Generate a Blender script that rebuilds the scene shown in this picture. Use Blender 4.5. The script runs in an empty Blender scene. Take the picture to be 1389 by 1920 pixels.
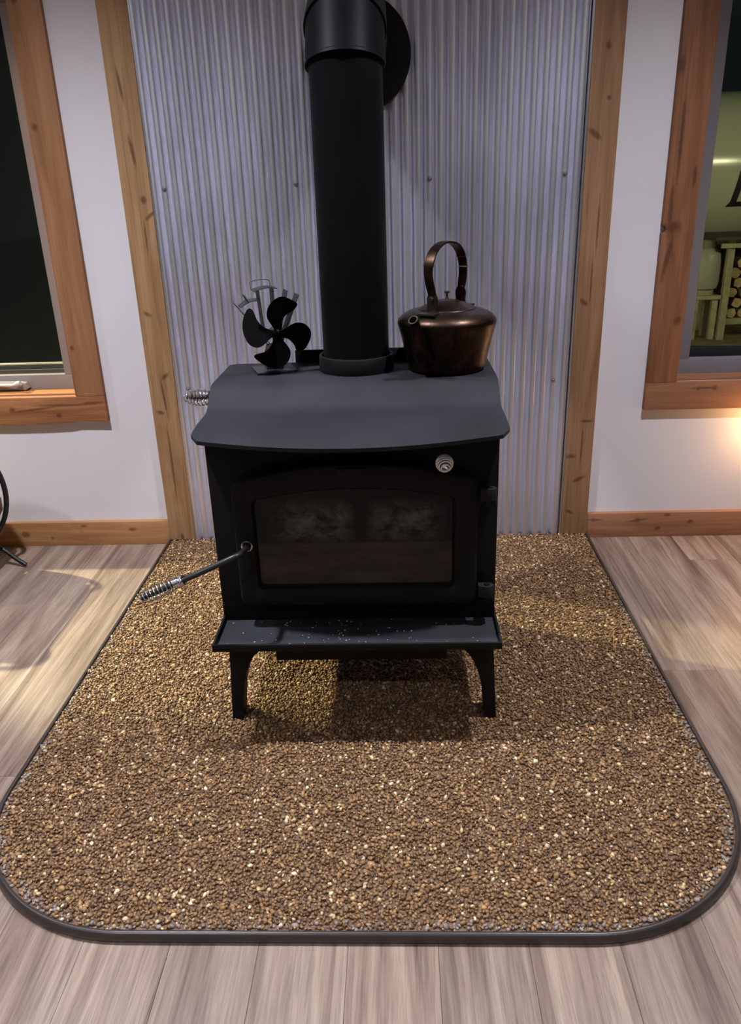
import bpy, bmesh, math, random
import numpy as np
from mathutils import Vector, Matrix

random.seed(7); rng = np.random.default_rng(7)
SC = bpy.context.scene
COL = SC.collection
PI = math.pi

# ------------------------------------------------------------------ camera
F_PX, PITCH, ROLL, YAW = 1472.9, math.radians(22.323), math.radians(1.93), math.radians(2.4785)
CAM = Vector((0.0922, -2.5326, 1.1427))
rz = Matrix.Rotation(YAW, 3, 'Z')
fw = rz @ Vector((0, math.cos(PITCH), -math.sin(PITCH))); rt = rz @ Vector((1, 0, 0)); dn = fw.cross(rt)
rt2 = math.cos(ROLL)*rt + math.sin(ROLL)*dn
dn2 = -math.sin(ROLL)*rt + math.cos(ROLL)*dn
cd = bpy.data.cameras.new('camera'); cam = bpy.data.objects.new('camera', cd); COL.objects.link(cam)
cd.sensor_fit = 'VERTICAL'; cd.sensor_height = 24.0; cd.lens = F_PX/1920*24.0
cd.clip_start = 0.02; cd.clip_end = 200
M3 = Matrix((rt2, -dn2, -fw)).transposed()
cam.matrix_world = Matrix.Translation(CAM) @ M3.to_4x4()
SC.camera = cam

# ------------------------------------------------------------------ world, exposure, view
SC.view_settings.view_transform = 'Standard'; SC.view_settings.look = 'None'
SC.view_settings.gamma = 1.0; SC.view_settings.use_curve_mapping = False
SC.view_settings.exposure = 0.95
w = bpy.data.worlds.new('night'); SC.world = w; w.use_nodes = True
w.node_tree.nodes['Background'].inputs[0].default_value = (0.010, 0.014, 0.016, 1)
w.node_tree.nodes['Background'].inputs[1].default_value = 0.25

def lamp(name, kind, loc, energy, color, radius=0.05, target=None, angle=2.0, blend=0.5):
    d = bpy.data.lights.new(name, kind); d.energy = energy; d.color = color; d.shadow_soft_size = radius
    if kind == 'SPOT': d.spot_size = angle; d.spot_blend = blend
    o = bpy.data.objects.new(name, d); COL.objects.link(o); o.location = loc
    if target is not None:
        o.rotation_euler = (Vector(target)-Vector(loc)).to_track_quat('-Z', 'Y').to_euler()
    return o
COOL = (0.86, 0.885, 1.0)
DOWN = [(-0.85, -1.12, 33), (0.85, -1.12, 25), (-2.45, -1.12, 20), (2.45, -1.12, 5),
        (-1.1, -3.3, 26), (1.1, -3.3, 15), (-2.7, -3.3, 16), (0.0, -4.7, 12)]
CEIL = 2.50

# ------------------------------------------------------------------ helpers
def srgb(r, g, b):
    f = lambda c: (c/255/12.92 if c/255 <= .04045 else ((c/255+.055)/1.055)**2.4)
    return (f(r), f(g), f(b), 1)

ORG = Vector((0, 0, 0))
def link(name, me, mat, parent=None, smooth=35):
    if mat is not None: me.materials.append(mat)
    o = bpy.data.objects.new(name, me); COL.objects.link(o)
    if parent is not None: o.parent = parent
    return o
def obj(name, bm, mat, parent=None, smooth=35, local=False):
    if parent is not None and not local:
        bmesh.ops.translate(bm, verts=bm.verts, vec=-ORG)
    me = bpy.data.meshes.new(name)
    bmesh.ops.recalc_face_normals(bm, faces=bm.faces)
    bm.to_mesh(me); bm.free()
    if smooth:
        for p in me.polygons: p.use_smooth = True
        me.set_sharp_from_angle(angle=math.radians(smooth))
    return link(name, me, mat, parent)
def tag(o, label=None, cat=None, group=None, kind=None):
    if label: o['label'] = label
    if cat: o['category'] = cat
    if group: o['group'] = group
    if kind: o['kind'] = kind
    return o
def thing(name, loc, label=None, cat=None, group=None, kind=None, rotz=0):
    global ORG
    o = bpy.data.objects.new(name, None); COL.objects.link(o); o.location = loc; o.rotation_euler = (0, 0, rotz)
    o.empty_display_size = 0.05
    ORG = Vector(loc)
    return tag(o, label, cat, group, kind)

def add_box(bm, x0, x1, y0, y1, z0, z1, bev=0.0, seg=2):
    v = [bm.verts.new((x, y, z)) for x in (x0, x1) for y in (y0, y1) for z in (z0, z1)]
    q = [(0,1,3,2),(4,6,7,5),(0,4,5,1),(2,3,7,6),(0,2,6,4),(1,5,7,3)]
    fs = [bm.faces.new([v[i] for i in f]) for f in q]
    if bev:
        es = list({e for f in fs for e in f.edges})
        bmesh.ops.recalc_face_normals(bm, faces=fs)
        bmesh.ops.bevel(bm, geom=es, offset=bev, segments=seg, affect='EDGES', profile=0.6)
    return bm
def box(x0, x1, y0, y1, z0, z1, bev=0.0, seg=2):
    return add_box(bmesh.new(), x0, x1, y0, y1, z0, z1, bev, seg)
def add_prism(bm, pts, d0, d1, plane='XZ', bev=0.0, seg=2):
    def P(a, b, d):
        return {'XZ': (a, d, b), 'XY': (a, b, d), 'YZ': (d, a, b)}[plane]
    A = [bm.verts.new(P(a, b, d0)) for a, b in pts]; B = [bm.verts.new(P(a, b, d1)) for a, b in pts]
    n = len(pts); fs = [bm.faces.new(A), bm.faces.new(B[::-1])]
    caps = list(fs)
    for i in range(n): fs.append(bm.faces.new((A[i], A[(i+1) % n], B[(i+1) % n], B[i])))
    if bev:
        bmesh.ops.recalc_face_normals(bm, faces=fs)
        es = list({e for f in caps for e in f.edges})
        bmesh.ops.bevel(bm, geom=es, offset=bev, segments=seg, affect='EDGES', profile=0.6)
    return bm
def prism(pts, d0, d1, plane='XZ', bev=0.0, seg=2): return add_prism(bmesh.new(), pts, d0, d1, plane, bev, seg)
def add_rings(bm, rings, closed=True, cap0=False, cap1=False, loop=False):
    R = [[bm.verts.new(p) for p in r] for r in rings]
    n = len(R[0]); m = len(R)
    for i in range(m if loop else m-1):
        a, b = R[i], R[(i+1) % m]
        for j in range(n if closed else n-1):
            bm.faces.new((a[j], a[(j+1) % n], b[(j+1) % n], b[j]))
    if cap0: bm.faces.new(R[0][::-1])
    if cap1: bm.faces.new(R[-1])
    return bm
def lathe(prof, seg=48, c=(0, 0, 0), cap0=False, cap1=False):
    rings = [[(c[0]+r*math.cos(2*PI*k/seg), c[1]+r*math.sin(2*PI*k/seg), c[2]+z) for k in range(seg)] for r, z in prof]
    return add_rings(bmesh.new(), rings, True, cap0, cap1)
def spline(pts, n=8):
    P = [Vector(p) for p in pts]; P = [2*P[0]-P[1]]+P+[2*P[-1]-P[-2]]; out = []
    for i in range(1, len(P)-2):
        for k in range(n):
            t = k/n; a, b, c, d = P[i-1], P[i], P[i+1], P[i+2]
            out.append(0.5*((2*b)+(c-a)*t+(2*a-5*b+4*c-d)*t*t+(3*b-a-3*c+d)*t**3))
    out.append(P[-2]); return out
def add_tube(bm, path, r, seg=10, loop=False, caps=True):
    path = [Vector(p) for p in path]; n = len(path); rings = []; up = None
    for i, p in enumerate(path):
        t = (path[(i+1) % n]-path[i-1]) if (loop or 0 < i < n-1) else (path[1]-path[0] if i == 0 else path[-1]-path[-2])
        t.normalize()
        if up is None:
            up = Vector((0, 0, 1)) if abs(t.z) < .9 else Vector((1, 0, 0))
        up = (up-t*up.dot(t)).normalized(); s = t.cross(up)
        rr = r(i/(n-1)) if callable(r) else r
        rings.append([p+(math.cos(2*PI*k/seg)*up+math.sin(2*PI*k/seg)*s)*rr for k in range(seg)])
    return add_rings(bm, rings, True, caps and not loop, caps and not loop, loop)
def tube(path, r, seg=10, loop=False): return add_tube(bmesh.new(), path, r, seg, loop)
def coil(a, b, turns, rad, wire, n=14, seg=7):
    a, b = Vector(a), Vector(b); t = (b-a); L = t.length; t.normalize()
    u = Vector((0, 0, 1)); u = (u-t*u.dot(t))
    if u.length < .1: u = Vector((1, 0, 0))
    u.normalize(); s = t.cross(u); N = int(turns*n); path = []
    for i in range(N+1):
        f = i/N; ph = 2*PI*turns*f
        path.append(a+t*L*f+(math.cos(ph)*u+math.sin(ph)*s)*rad(f))
    return tube(path, wire, seg)

# ------------------------------------------------------------------ materials
class NT:
    def __init__(s, name):
        s.m = bpy.data.materials.new(name); s.m.use_nodes = True; s.t = s.m.node_tree
        s.b = s.t.nodes['Principled BSDF']; s.out = s.t.nodes['Material Output']
    def n(s, typ, **kw):
        x = s.t.nodes.new(typ)
        for k, v in kw.items():
            if k.startswith('i_'):
                x.inputs[int(k[2:]) if k[2:].isdigit() else k[2:]].default_value = v
            else: setattr(x, k, v)
        return x
    def l(s, a, b): s.t.links.new(a, b)
    def ramp(s, fac, stops):
        r = s.n('ShaderNodeValToRGB'); e = r.color_ramp.elements
        while len(e) > len(stops): e.remove(e[-1])
        while len(e) < len(stops): e.new(0.5)
        for x, (p, c) in zip(e, stops): x.position = p; x.color = c
        s.l(fac, r.inputs[0]); return r.outputs[0]
    def noise(s, vec, scale, detail=3, rough=.5, dist=0):
        x = s.n('ShaderNodeTexNoise'); x.inputs['Scale'].default_value = scale; x.inputs['Detail'].default_value = detail
        x.inputs['Roughness'].default_value = rough; x.inputs['Distortion'].default_value = dist
        if vec is not None: s.l(vec, x.inputs['Vector'])
        return x.outputs[0]
    def mapping(s, vec, scale=(1, 1, 1), loc=(0, 0, 0)):
        x = s.n('ShaderNodeMapping'); x.inputs['Scale'].default_value = scale; x.inputs['Location'].default_value = loc
        s.l(vec, x.inputs['Vector']); return x.outputs[0]
    def mix(s, fac, a, b, mode='MIX'):
        x = s.n('ShaderNodeMix', data_type='RGBA', blend_type=mode)
        for i, v in ((0, fac), (6, a), (7, b)):
            if isinstance(v, (int, float, tuple)): x.inputs[i].default_value = v
            else: s.l(v, x.inputs[i])
        return x.outputs[2]
    def math(s, op, a, b=0.0, clamp=False):
        x = s.n('ShaderNodeMath', operation=op, use_clamp=clamp)
        for i, v in ((0, a), (1, b)):
            if isinstance(v, (int, float)): x.inputs[i].default_value = v
            else: s.l(v, x.inputs[i])
        return x.outputs[0]
    def bump(s, h, strength=.2, dist=.002):
        x = s.n('ShaderNodeBump'); x.inputs['Strength'].default_value = strength; x.inputs['Distance'].default_value = dist
        s.l(h, x.inputs['Height']); s.l(x.outputs[0], s.b.inputs['Normal'])
    def pos(s): return s.n('ShaderNodeNewGeometry').outputs['Position']
    def objc(s): return s.n('ShaderNodeTexCoord').outputs['Object']
    def set(s, **kw):
        for k, v in kw.items(): s.b.inputs[k.replace('_', ' ')].default_value = v
        return s

def plain(name, col, rough=.5, metal=0.0, spec=.5, noise=0.0, nscale=30, bump=0.0):
    t = NT(name); t.set(Base_Color=col, Roughness=rough, Metallic=metal); t.b.inputs['Specular IOR Level'].default_value = spec
    if noise or bump:
        f = t.noise(t.pos(), nscale, 4, .6)
        if noise:
            d = tuple(c*(1-noise) for c in col[:3])+(1,); u = tuple(min(1, c*(1+noise)) for c in col[:3])+(1,)
            t.l(t.ramp(f, [(.3, d), (.7, u)]), t.b.inputs['Base Color'])
        if bump: t.bump(f, bump, .001)
    return t.m

def wood(name, axis, knots=(), light=(196, 142, 88), dark=(150, 92, 48), seed=0.0, ring=1.0):
    """fir board; axis = grain direction; knots = (x, z, half width, half length, angle) in world XZ"""
    t = NT(name); p = t.pos()
    sc = {'X': (1.3, 22, 22), 'Z': (22, 22, 1.3)}[axis]
    v = t.mapping(p, sc, (seed*3.1, seed*1.7, seed))
    f = t.noise(v, 1.0, 5, .58, 1.4)
    fine = t.noise(t.mapping(p, {'X': (6, 240, 240), 'Z': (240, 240, 6)}[axis]), 1.0, 3, .6)
    L, D = srgb(*light), srgb(*dark)
    col = t.ramp(f, [(.30, D), (.48, tuple((a*.4+b*.6) for a, b in zip(D, L))), (.60, L), (.75, tuple((a*.3+b*.7) for a, b in zip(D, L)))])
    col = t.mix(.22, col, t.ramp(fine, [(.35, (.45, .42, .4, 1)), (.6, (1, 1, 1, 1))]), 'MULTIPLY')
    wob = t.noise(p, 60, 2, .5)
    acc = None
    for (kx, kz, hx, hz, an) in knots:
        s = t.n('ShaderNodeVectorMath', operation='SUBTRACT'); t.l(p, s.inputs[0]); s.inputs[1].default_value = (kx, 0, kz)
        r = t.n('ShaderNodeVectorRotate', rotation_type='Y_AXIS'); t.l(s.outputs[0], r.inputs['Vector']); r.inputs['Angle'].default_value = math.radians(an)
        m = t.n('ShaderNodeVectorMath', operation='MULTIPLY'); t.l(r.outputs[0], m.inputs[0]); m.inputs[1].default_value = (1/hx, 0, 1/hz)
        ln = t.n('ShaderNodeVectorMath', operation='LENGTH'); t.l(m.outputs[0], ln.inputs[0])
        d = t.math('ADD', ln.outputs['Value'], t.math('MULTIPLY', t.math('SUBTRACT', wob, .5), .9 if min(hx, hz) > .0055 else .35))
        mr = t.n('ShaderNodeMapRange', interpolation_type='SMOOTHSTEP'); t.l(d, mr.inputs[0])
        mr.inputs[1].default_value = .35; mr.inputs[2].default_value = 1.35; mr.inputs[3].default_value = 1; mr.inputs[4].default_value = 0
        acc = mr.outputs[0] if acc is None else t.math('MAXIMUM', acc, mr.outputs[0])
    if acc is not None:
        col = t.mix(t.math('MULTIPLY', acc, .66), col, srgb(74, 42, 22))
    t.l(col, t.b.inputs['Base Color']); t.set(Roughness=.62); t.b.inputs['Specular IOR Level'].default_value = .3
    t.bump(fine, .15, .001)
    return t.m

# painted wall
t = NT('wall_paint'); f = t.noise(t.pos(), 160, 3, .6); t.set(Base_Color=srgb(226, 222, 224), Roughness=.75); t.bump(f, .05, .001); M_WALL = t.m
M_CEIL = plain('ceiling_paint', srgb(206, 206, 212), .85)
M_ROOM = plain('dark_timber_wall', srgb(92, 84, 78), .8)
# galvanised corrugated sheet
t = NT('galvanised_steel'); p = t.pos()
f = t.noise(t.mapping(p, (5, 5, 2)), 1, 3, .5)
t.l(t.ramp(f, [(.3, (.78, .79, .88, 1)), (.7, (.90, .91, 1.0, 1))]), t.b.inputs['Base Color'])
t.l(t.ramp(f, [(.3, (.38,)*3+(1,)), (.7, (.45,)*3+(1,))]), t.b.inputs['Roughness']); t.set(Metallic=.9); M_GALV = t.m
M_GALVTRIM = plain('galvanised_trim', (.62, .62, .66, 1), .35, .9)
M_SCREW = plain('screw_metal', (.45, .45, .47, 1), .35, .9)
# stove paint
def stovepaint(name, c, rough, dust=0.0):
    t = NT(name); p = t.pos(); f = t.noise(p, 5, 5, .6); g = t.noise(p, 900, 2, .5)
    a = c; b = tuple(x*(1.5+dust) for x in c[:3])+(1,)
    t.l(t.ramp(f, [(.35, a), (.7, b)]), t.b.inputs['Base Color']); t.set(Roughness=rough); t.b.inputs['Specular IOR Level'].default_value = .2
    t.bump(g, .12, .0005); return t.m
M_STOVE = stovepaint('black_stove_paint', (.0055, .0055, .006, 1), .6)
M_STOVETOP = stovepaint('dusty_black_stove_paint', (.0125, .0128, .0145, 1), .66, .3)
M_PIPE = stovepaint('black_pipe_paint', (.005, .005, .006, 1), .46)
M_PIPE.node_tree.nodes['Principled BSDF'].inputs['Specular IOR Level'].default_value = .05
M_BLACKIRON = plain('black_iron', (.008, .008, .008, 1), .45)
M_CHROME = plain('spring_steel', (.74, .75, .77, 1), .24, 1.0)
M_KNOB = plain('brightened_spring_steel', (.84, .86, .90, 1), .3, .6)  # spring steel lightened, standing in for light the knob reflects
M_ROD = plain('dark_steel_rod', (.035, .035, .037, 1), .38, .6)
M_FIN = plain('anodised_black_aluminium', (.022, .022, .025, 1), .5, .1)
M_BLADE = plain('black_fan_blade', (.0015, .0015, .0015, 1), .42, .0, .08)
# copper
t = NT('tarnished_copper'); p = t.pos(); f = t.noise(p, 22, 5, .65, .4); g = t.noise(t.mapping(p, (60, 60, 9)), 1, 4, .6)
c1 = t.ramp(f, [(.3, (.03, .021, .016, 1)), (.55, (.065, .038, .027, 1)), (.78, (.13, .073, .048, 1))])
c1 = t.mix(.5, c1, t.ramp(g, [(.35, (.25, .22, .2, 1)), (.65, (1, 1, 1, 1))]), 'MULTIPLY')
t.l(c1, t.b.inputs['Base Color']); t.l(t.ramp(g, [(.3, (.46,)*3+(1,)), (.7, (.32,)*3+(1,))]), t.b.inputs['Roughness']); t.set(Metallic=1.0); M_COPPER = t.m
M_DARKBRASS = plain('dark_patinated_brass', (.10, .085, .06, 1), .38, 1.0, noise=.3, nscale=60)
# floor planks
t = NT('oak_vinyl_plank'); oi = t.n('ShaderNodeObjectInfo'); oc = t.objc()
rnd = oi.outputs['Random']; cmb = t.n('ShaderNodeCombineXYZ'); t.l(t.math('MULTIPLY', rnd, 37.0), cmb.inputs[0]); t.l(t.math('MULTIPLY', rnd, 91.0), cmb.inputs[1])
ad = t.n('ShaderNodeVectorMath', operation='ADD'); t.l(oc, ad.inputs[0]); t.l(cmb.outputs[0], ad.inputs[1]); pv = ad.outputs[0]
f = t.noise(t.mapping(pv, (17, .9, 1)), 1, 5, .6, 1.6)
g = t.noise(t.mapping(pv, (150, 5, 1)), 1, 4, .65, .3)
col = t.ramp(f, [(.28, srgb(98, 79, 67)), (.40, srgb(138, 117, 103)), (.54, srgb(166, 146, 130)), (.75, srgb(188, 169, 151))])
g2 = t.noise(t.mapping(pv, (320, 14, 1)), 1, 3, .7)
col = t.mix(.35, col, t.ramp(g2, [(.36, (.5, .48, .46, 1)), (.56, (1, 1, 1, 1))]), 'MULTIPLY')
col = t.mix(.5, col, t.ramp(g, [(.32, (.42, .38, .36, 1)), (.5, (.86, .85, .84, 1)), (.68, (1, 1, 1, 1))]), 'MULTIPLY')
kn = t.n('ShaderNodeTexVoronoi'); kn.inputs['Scale'].default_value = 1; t.l(t.mapping(pv, (7, 1.9, 1)), kn.inputs['Vector'])
col = t.mix(t.math('MULTIPLY', t.ramp(kn.outputs['Distance'], [(.0, (1, 1, 1, 1)), (.16, (0, 0, 0, 1))]), .5), col, srgb(84, 66, 54))
tone = t.ramp(t.math('FRACT', t.math('MULTIPLY', rnd, 7.3)), [(0, (.62, .59, .58, 1)), (.5, (.88, .86, .85, 1)), (1, (.95, .92, .89, 1))])
col = t.mix(1.0, col, tone, 'MULTIPLY')
t.l(col, t.b.inputs['Base Color']); t.l(t.ramp(g, [(.3, (.48,)*3+(1,)), (.7, (.34,)*3+(1,))]), t.b.inputs['Roughness']); t.b.inputs['Specular IOR Level'].default_value = .4
t.bump(g, .12, .0006); M_PLANK = t.m
M_SUBFLOOR = plain('plank_gap', srgb(58, 48, 42), .9)
# hearth
t = NT('bonded_pebble'); at = t.n('ShaderNodeVertexColor', layer_name='stone')
t.l(at.outputs[0], t.b.inputs['Base Color']); t.set(Roughness=.42); t.b.inputs['Specular IOR Level'].default_value = .5; M_PEB = t.m
t = NT('resin_bed'); f = t.noise(t.pos(), 220, 3, .6); t.l(t.ramp(f, [(.35, srgb(84, 62, 42)), (.7, srgb(122, 94, 66))]), t.b.inputs['Base Color']); t.set(Roughness=.6); M_BED = t.m
M_EDGE = plain('dark_bronze_edging', srgb(54, 46, 42), .36, .0, .6, noise=.12, nscale=40)
M_VINYL = plain('taupe_vinyl', srgb(150, 141, 134), .5)
M_VINYLD = plain('grey_vinyl', srgb(128, 122, 124), .5)
M_FLATBLACK = plain('flat_black', (.006, .006, .006, 1), .6)
M_WHITEPL = plain('white_plastic', srgb(206, 204, 198), .4)

def glassmat(name, tint=(.93, .95, .93), refl=1.0):
    t = NT(name); tr = t.n('ShaderNodeBsdfTransparent'); tr.inputs[0].default_value = tint+(1,)
    gl = t.n('ShaderNodeBsdfGlossy'); gl.inputs['Roughness'].default_value = .02
    lw = t.n('ShaderNodeLayerWeight'); lw.inputs[0].default_value = .5
    sch = t.math('ADD', t.math('MULTIPLY', t.math('POWER', lw.outputs['Facing'], 5.0), .9), .04)
    mx = t.n('ShaderNodeMixShader'); t.l(t.math('MULTIPLY', sch, refl), mx.inputs[0]); t.l(tr.outputs[0], mx.inputs[1]); t.l(gl.outputs[0], mx.inputs[2])
    t.l(mx.outputs[0], t.out.inputs[0]); return t.m
M_GLASS = glassmat('window_glass')
t = NT('insect_screen'); tr = t.n('ShaderNodeBsdfTransparent'); df = t.n('ShaderNodeBsdfDiffuse'); df.inputs[0].default_value = (.016, .020, .016, 1)
mx = t.n('ShaderNodeMixShader'); mx.inputs[0].default_value = .58; t.l(tr.outputs[0], mx.inputs[1]); t.l(df.outputs[0], mx.inputs[2]); t.l(mx.outputs[0], t.out.inputs[0]); M_SCREEN = t.m
# door glass: ash and soot film in the upper part, brown tones below
t = NT('sooty_stove_glass'); p = t.pos()
sep = t.n('ShaderNodeSeparateXYZ'); t.l(p, sep.inputs[0]); X, Z = sep.outputs[0], sep.outputs[2]
cl = t.noise(t.mapping(p, (22, 1, 30)), 1, 7, .72, .25); fine = t.noise(t.mapping(p, (60, 1, 80)), 1, 4, .7)
def band(v, a, b, c, d):
    m1 = t.n('ShaderNodeMapRange', interpolation_type='SMOOTHSTEP'); t.l(v, m1.inputs[0]); m1.inputs[1].default_value = a; m1.inputs[2].default_value = b
    m2 = t.n('ShaderNodeMapRange', interpolation_type='SMOOTHSTEP'); t.l(v, m2.inputs[0]); m2.inputs[1].default_value = c; m2.inputs[2].default_value = d
    m2.inputs[3].default_value = 1; m2.inputs[4].default_value = 0
    return t.math('MULTIPLY', m1.outputs[0], m2.outputs[0])
smoke = t.math('MULTIPLY', t.ramp(cl, [(.38, (0, 0, 0, 1)), (.62, (1, 1, 1, 1))]), band(Z, .445, .480, .510, .560))
smoke = t.math('MULTIPLY', smoke, t.math('ADD', band(X, -.205, -.12, -.03, .0), band(X, .01, .05, .13, .20)))
smoke = t.math('MULTIPLY', smoke, t.math('ADD', t.math('MULTIPLY', fine, .8), .35))
wob = t.math('ADD', Z, t.math('MULTIPLY', t.math('SUBTRACT', cl, .5), .006))
brown = t.math('SUBTRACT', 1.0, band(wob, .448, .456, 2, 3))
brownc = t.mix(t.ramp(t.noise(t.mapping(p, (9, 1, 34)), 1, 5, .6), [(.35, (0, 0, 0, 1)), (.7, (1, 1, 1, 1))]), (.024, .018, .012, 1), (.055, .043, .031, 1))
colr = t.mix(brown, (.0015, .0015, .0015, 1), brownc)
colr = t.mix(t.math('MULTIPLY', smoke, .6), colr, (.24, .23, .225, 1))
t.l(colr, t.b.inputs['Base Color']); t.b.inputs['Specular IOR Level'].default_value = .22
t.l(t.ramp(fine, [(.3, (.10,)*3+(1,)), (.7, (.3,)*3+(1,))]), t.b.inputs['Roughness']); M_SOOT = t.m

def emit(name, col, strength):
    t = NT(name); t.set(Base_Color=col, Roughness=.5); t.b.inputs['Emission Color'].default_value = col; t.b.inputs['Emission Strength'].default_value = strength; return t.m
M_LENS = emit('downlight_lens', (.90, .91, 1, 1), 16.0)
M_WARM = emit('warm_bulb', (1, .52, .2, 1), 8.0)

# ------------------------------------------------------------------ room shell
WX0, WX1, WXL = 0.978, 2.15, 2.45         # window openings: inner edge, outer edge right, outer edge left
WZ0, WZ1 = 0.540, 1.74
RX, RY = 3.7, -5.7
bm = bmesh.new()
xs = [-RX, -WXL, -WX0, WX0, WX1, RX]; zs = [-.3, WZ0, WZ1, CEIL+.1]
for i in range(5):
    for k in range(3):
        if k == 1 and i in (1, 3): continue
        add_box(bm, xs[i], xs[i+1], 0.0, .16, zs[k], zs[k+1])
bmesh.ops.remove_doubles(bm, verts=bm.verts, dist=1e-5)
tag(obj('wall_back', bm, M_WALL, smooth=0), kind='structure')
tag(obj('wall_left', box(-RX-.12, -RX, RY, 0, -.3, CEIL+.1), M_ROOM, smooth=0), kind='structure')
tag(obj('wall_right', box(RX, RX+.12, RY, 0, -.3, CEIL+.1), M_ROOM, smooth=0), kind='structure')
tag(obj('wall_front', box(-RX, RX, RY-.12, RY, -.3, CEIL+.1), M_ROOM, smooth=0), kind='structure')
tag(obj('ceiling', box(-RX, RX, RY, 0, CEIL, CEIL+.1), M_CEIL, smooth=0), kind='structure')
floor = tag(obj('floor', box(-RX, RX, RY, 0, -.1, -.0035), M_SUBFLOOR, smooth=0), kind='structure')

# planks: width .147, seams at -.008 + k*.147
PW, PL = .147, 1.22
def plank_mesh(L):
    b = box(0.0002, PW-.0002, 0.0002, L-.0002, -.0035, 0, .0005, 1)
    me = bpy.data.meshes.new('plank'); b.to_mesh(me); b.free(); me.materials.append(M_PLANK); return me
full = plank_mesh(PL)
k0 = int(math.ceil((-RX+.008)/PW)); k1 = int(math.floor((RX+.008)/PW))-1
offs = [0.0, .43, .82, .21, .63, 1.02, .33]
for k in range(k0, k1+1):
    x = -.008+k*PW
    if x < -2.9 or x > 2.9: ln = 2
    y = -0.001; first = PL-offs[(k*3) % 7]*.9
    if .25 < first < .70: first += .45
    if -.9 < x-.0 and x < -.72 or k in (-6, -7): first = 1.21-.06*(k % 3)
    if k == 7: first = .205
    while y > RY+.01:
        L = first if y > -.01 else PL
        L = min(L, y-RY)
        if L < .02: break
        me = full if abs(L-PL) < 1e-4 else plank_mesh(L)
        o = bpy.data.objects.new('plank', me); COL.objects.link(o); o.parent = floor; o.location = (x, y-L, 0)
        y -= L

# corrugated wall panel between the two uprights
HX = .638; PITCHX = .0329; AMP = .0058
bm = bmesh.new(); NXS = 39*14; XL = 39*PITCHX
cols = []
for i in range(NXS+1):
    x = -XL/2+XL*i/NXS; ph = 2*PI*(x+XL/2)/PITCHX
    u = ((x+XL/2)/PITCHX) % 1.0
    y = -.0195+.0022*((u-.275)/.275)**2 if u < .55 else -.0173+.0165*math.sin(PI*(u-.55)/.45)**.85
    cols.append((x, y))
rings = [[(x, y, z) for x, y in cols] for z in (0.016, .6, 1.2, 1.8, CEIL-.002)]
add_rings(bm, rings, closed=False)
bm2 = bmesh.new()
panel = tag(obj('wall_panel', bm, M_GALV, smooth=60), 'grey corrugated galvanised metal sheet covering the wall behind the stove', 'metal panel', kind='structure')
for sx in (-1, 1):
    b = bmesh.new()
    add_box(b, sx*(.6385)-.0045, sx*(.6385)+.0045, -.0205, 0, .018, CEIL-.002, .0015)
    add_box(b, sx*(.6285)-.003, sx*(.6285)+.003, -.0125, 0, .018, CEIL-.002, .001)
    obj('edge_channel', b, M_GALVTRIM, panel, local=True)
sc_me = None
def screw_bm():
    b = lathe([(.0001, -.0065), (.0035, -.006), (.0042, -.0035), (.0042, -.0015), (.0075, -.001), (.0075, 0.001)], 10)
    bmesh.ops.rotate(b, verts=b.verts, cent=(0, 0, 0), matrix=Matrix.Rotation(-PI/2, 3, 'X'))
    return b
for (x, z) in [(-.605, 1.163), (-.219, 1.164), (.189, 1.166), (.599, 1.167), (.599, .557), (.189, .557), (-.219, .557), (-.605, .557), (-.605, 1.77), (.599, 1.77)]:
    # sit on the nearest crest
    kx = round((x+XL/2)/PITCHX-.275)+.275; xx = kx*PITCHX-XL/2
    if sc_me is None:
        o = obj('screw', screw_bm(), M_SCREW, panel, local=True); sc_me = o.data
    else:
        o = bpy.data.objects.new('screw', sc_me); COL.objects.link(o); o.parent = panel
    o.location = (xx, -.0190, z)

# upright boards framing the panel
TO, TI, TY = .7275, .640, -.024
kL = [(-.680, 1.27, .006, .05, 8), (-.665, 1.135, .010, .012, 0), (-.650, 1.09, .022, .006, 38), (-.672, 1.03, .0035, .05, 0), (-.700, .80, .016, .007, -30), (-.672, .60, .018, .008, 40), (-.682, .53, .0045, .07, 4), (-.700, .48, .016, .007, -15), (-.685, .30, .004, .14, 0), (-.690, 1.44, .005, .05, 6), (-.683, .03, .006, .012, 0)]
tag(obj('trim_1', box(-TO, -TI, TY, 0, .019, CEIL, .002), wood('fir_upright', 'Z', kL, (184, 147, 105), (148, 107, 73), 1.0)), kind='structure')
kR = [(.683, 1.49, .008, .013, 0), (.695, 1.36, .006, .006, 0), (.662, 1.27, .024, .009, -35), (.690, 1.02, .0035, .09, 0), (.682, .86, .003, .08, 0), (.664, .80, .017, .008, -35), (.70, .42, .022, .005, 0), (.655, .30, .02, .009, 0), (.690, .22, .024, .007, 25), (.665, .10, .017, .006, -30), (.690, .33, .003, .07, 0)]
tag(obj('trim_2', box(TI, TO, TY, 0, .019, CEIL, .002), wood('fir_upright_pale', 'Z', kR, (170, 131, 96), (137, 98, 69), 2.3)), kind='structure')
# baseboards
tag(obj('baseboard_left', box(-RX, -TO-.0005, -.019, 0, 0, .089, .002), wood('fir_baseboard', 'X', [(-1.245, .045, .018, .012, 0), (-1.03, .075, .012, .006, 0), (-.86, .06, .014, .008, 0), (-1.15, .03, .006, .005, 0)], (192, 142, 94), (162, 109, 68), 3.0)), kind='structure')
tag(obj('baseboard_right', box(TO+.0005, RX, -.019, 0, 0, .089, .002), wood('fir_baseboard_knotty', 'X', [(.748, .066, .011, .008, 0), (.755, .066, .03, .004, 0), (.90, .062, .012, .010, 0), (.90, .062, .04, .004, 10), (1.08, .055, .012, .007, 15), (.97, .030, .012, .008, 20), (1.0, .08, .012, .006, 0)], (173, 123, 89), (138, 90, 63), 4.0)), kind='structure')

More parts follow.
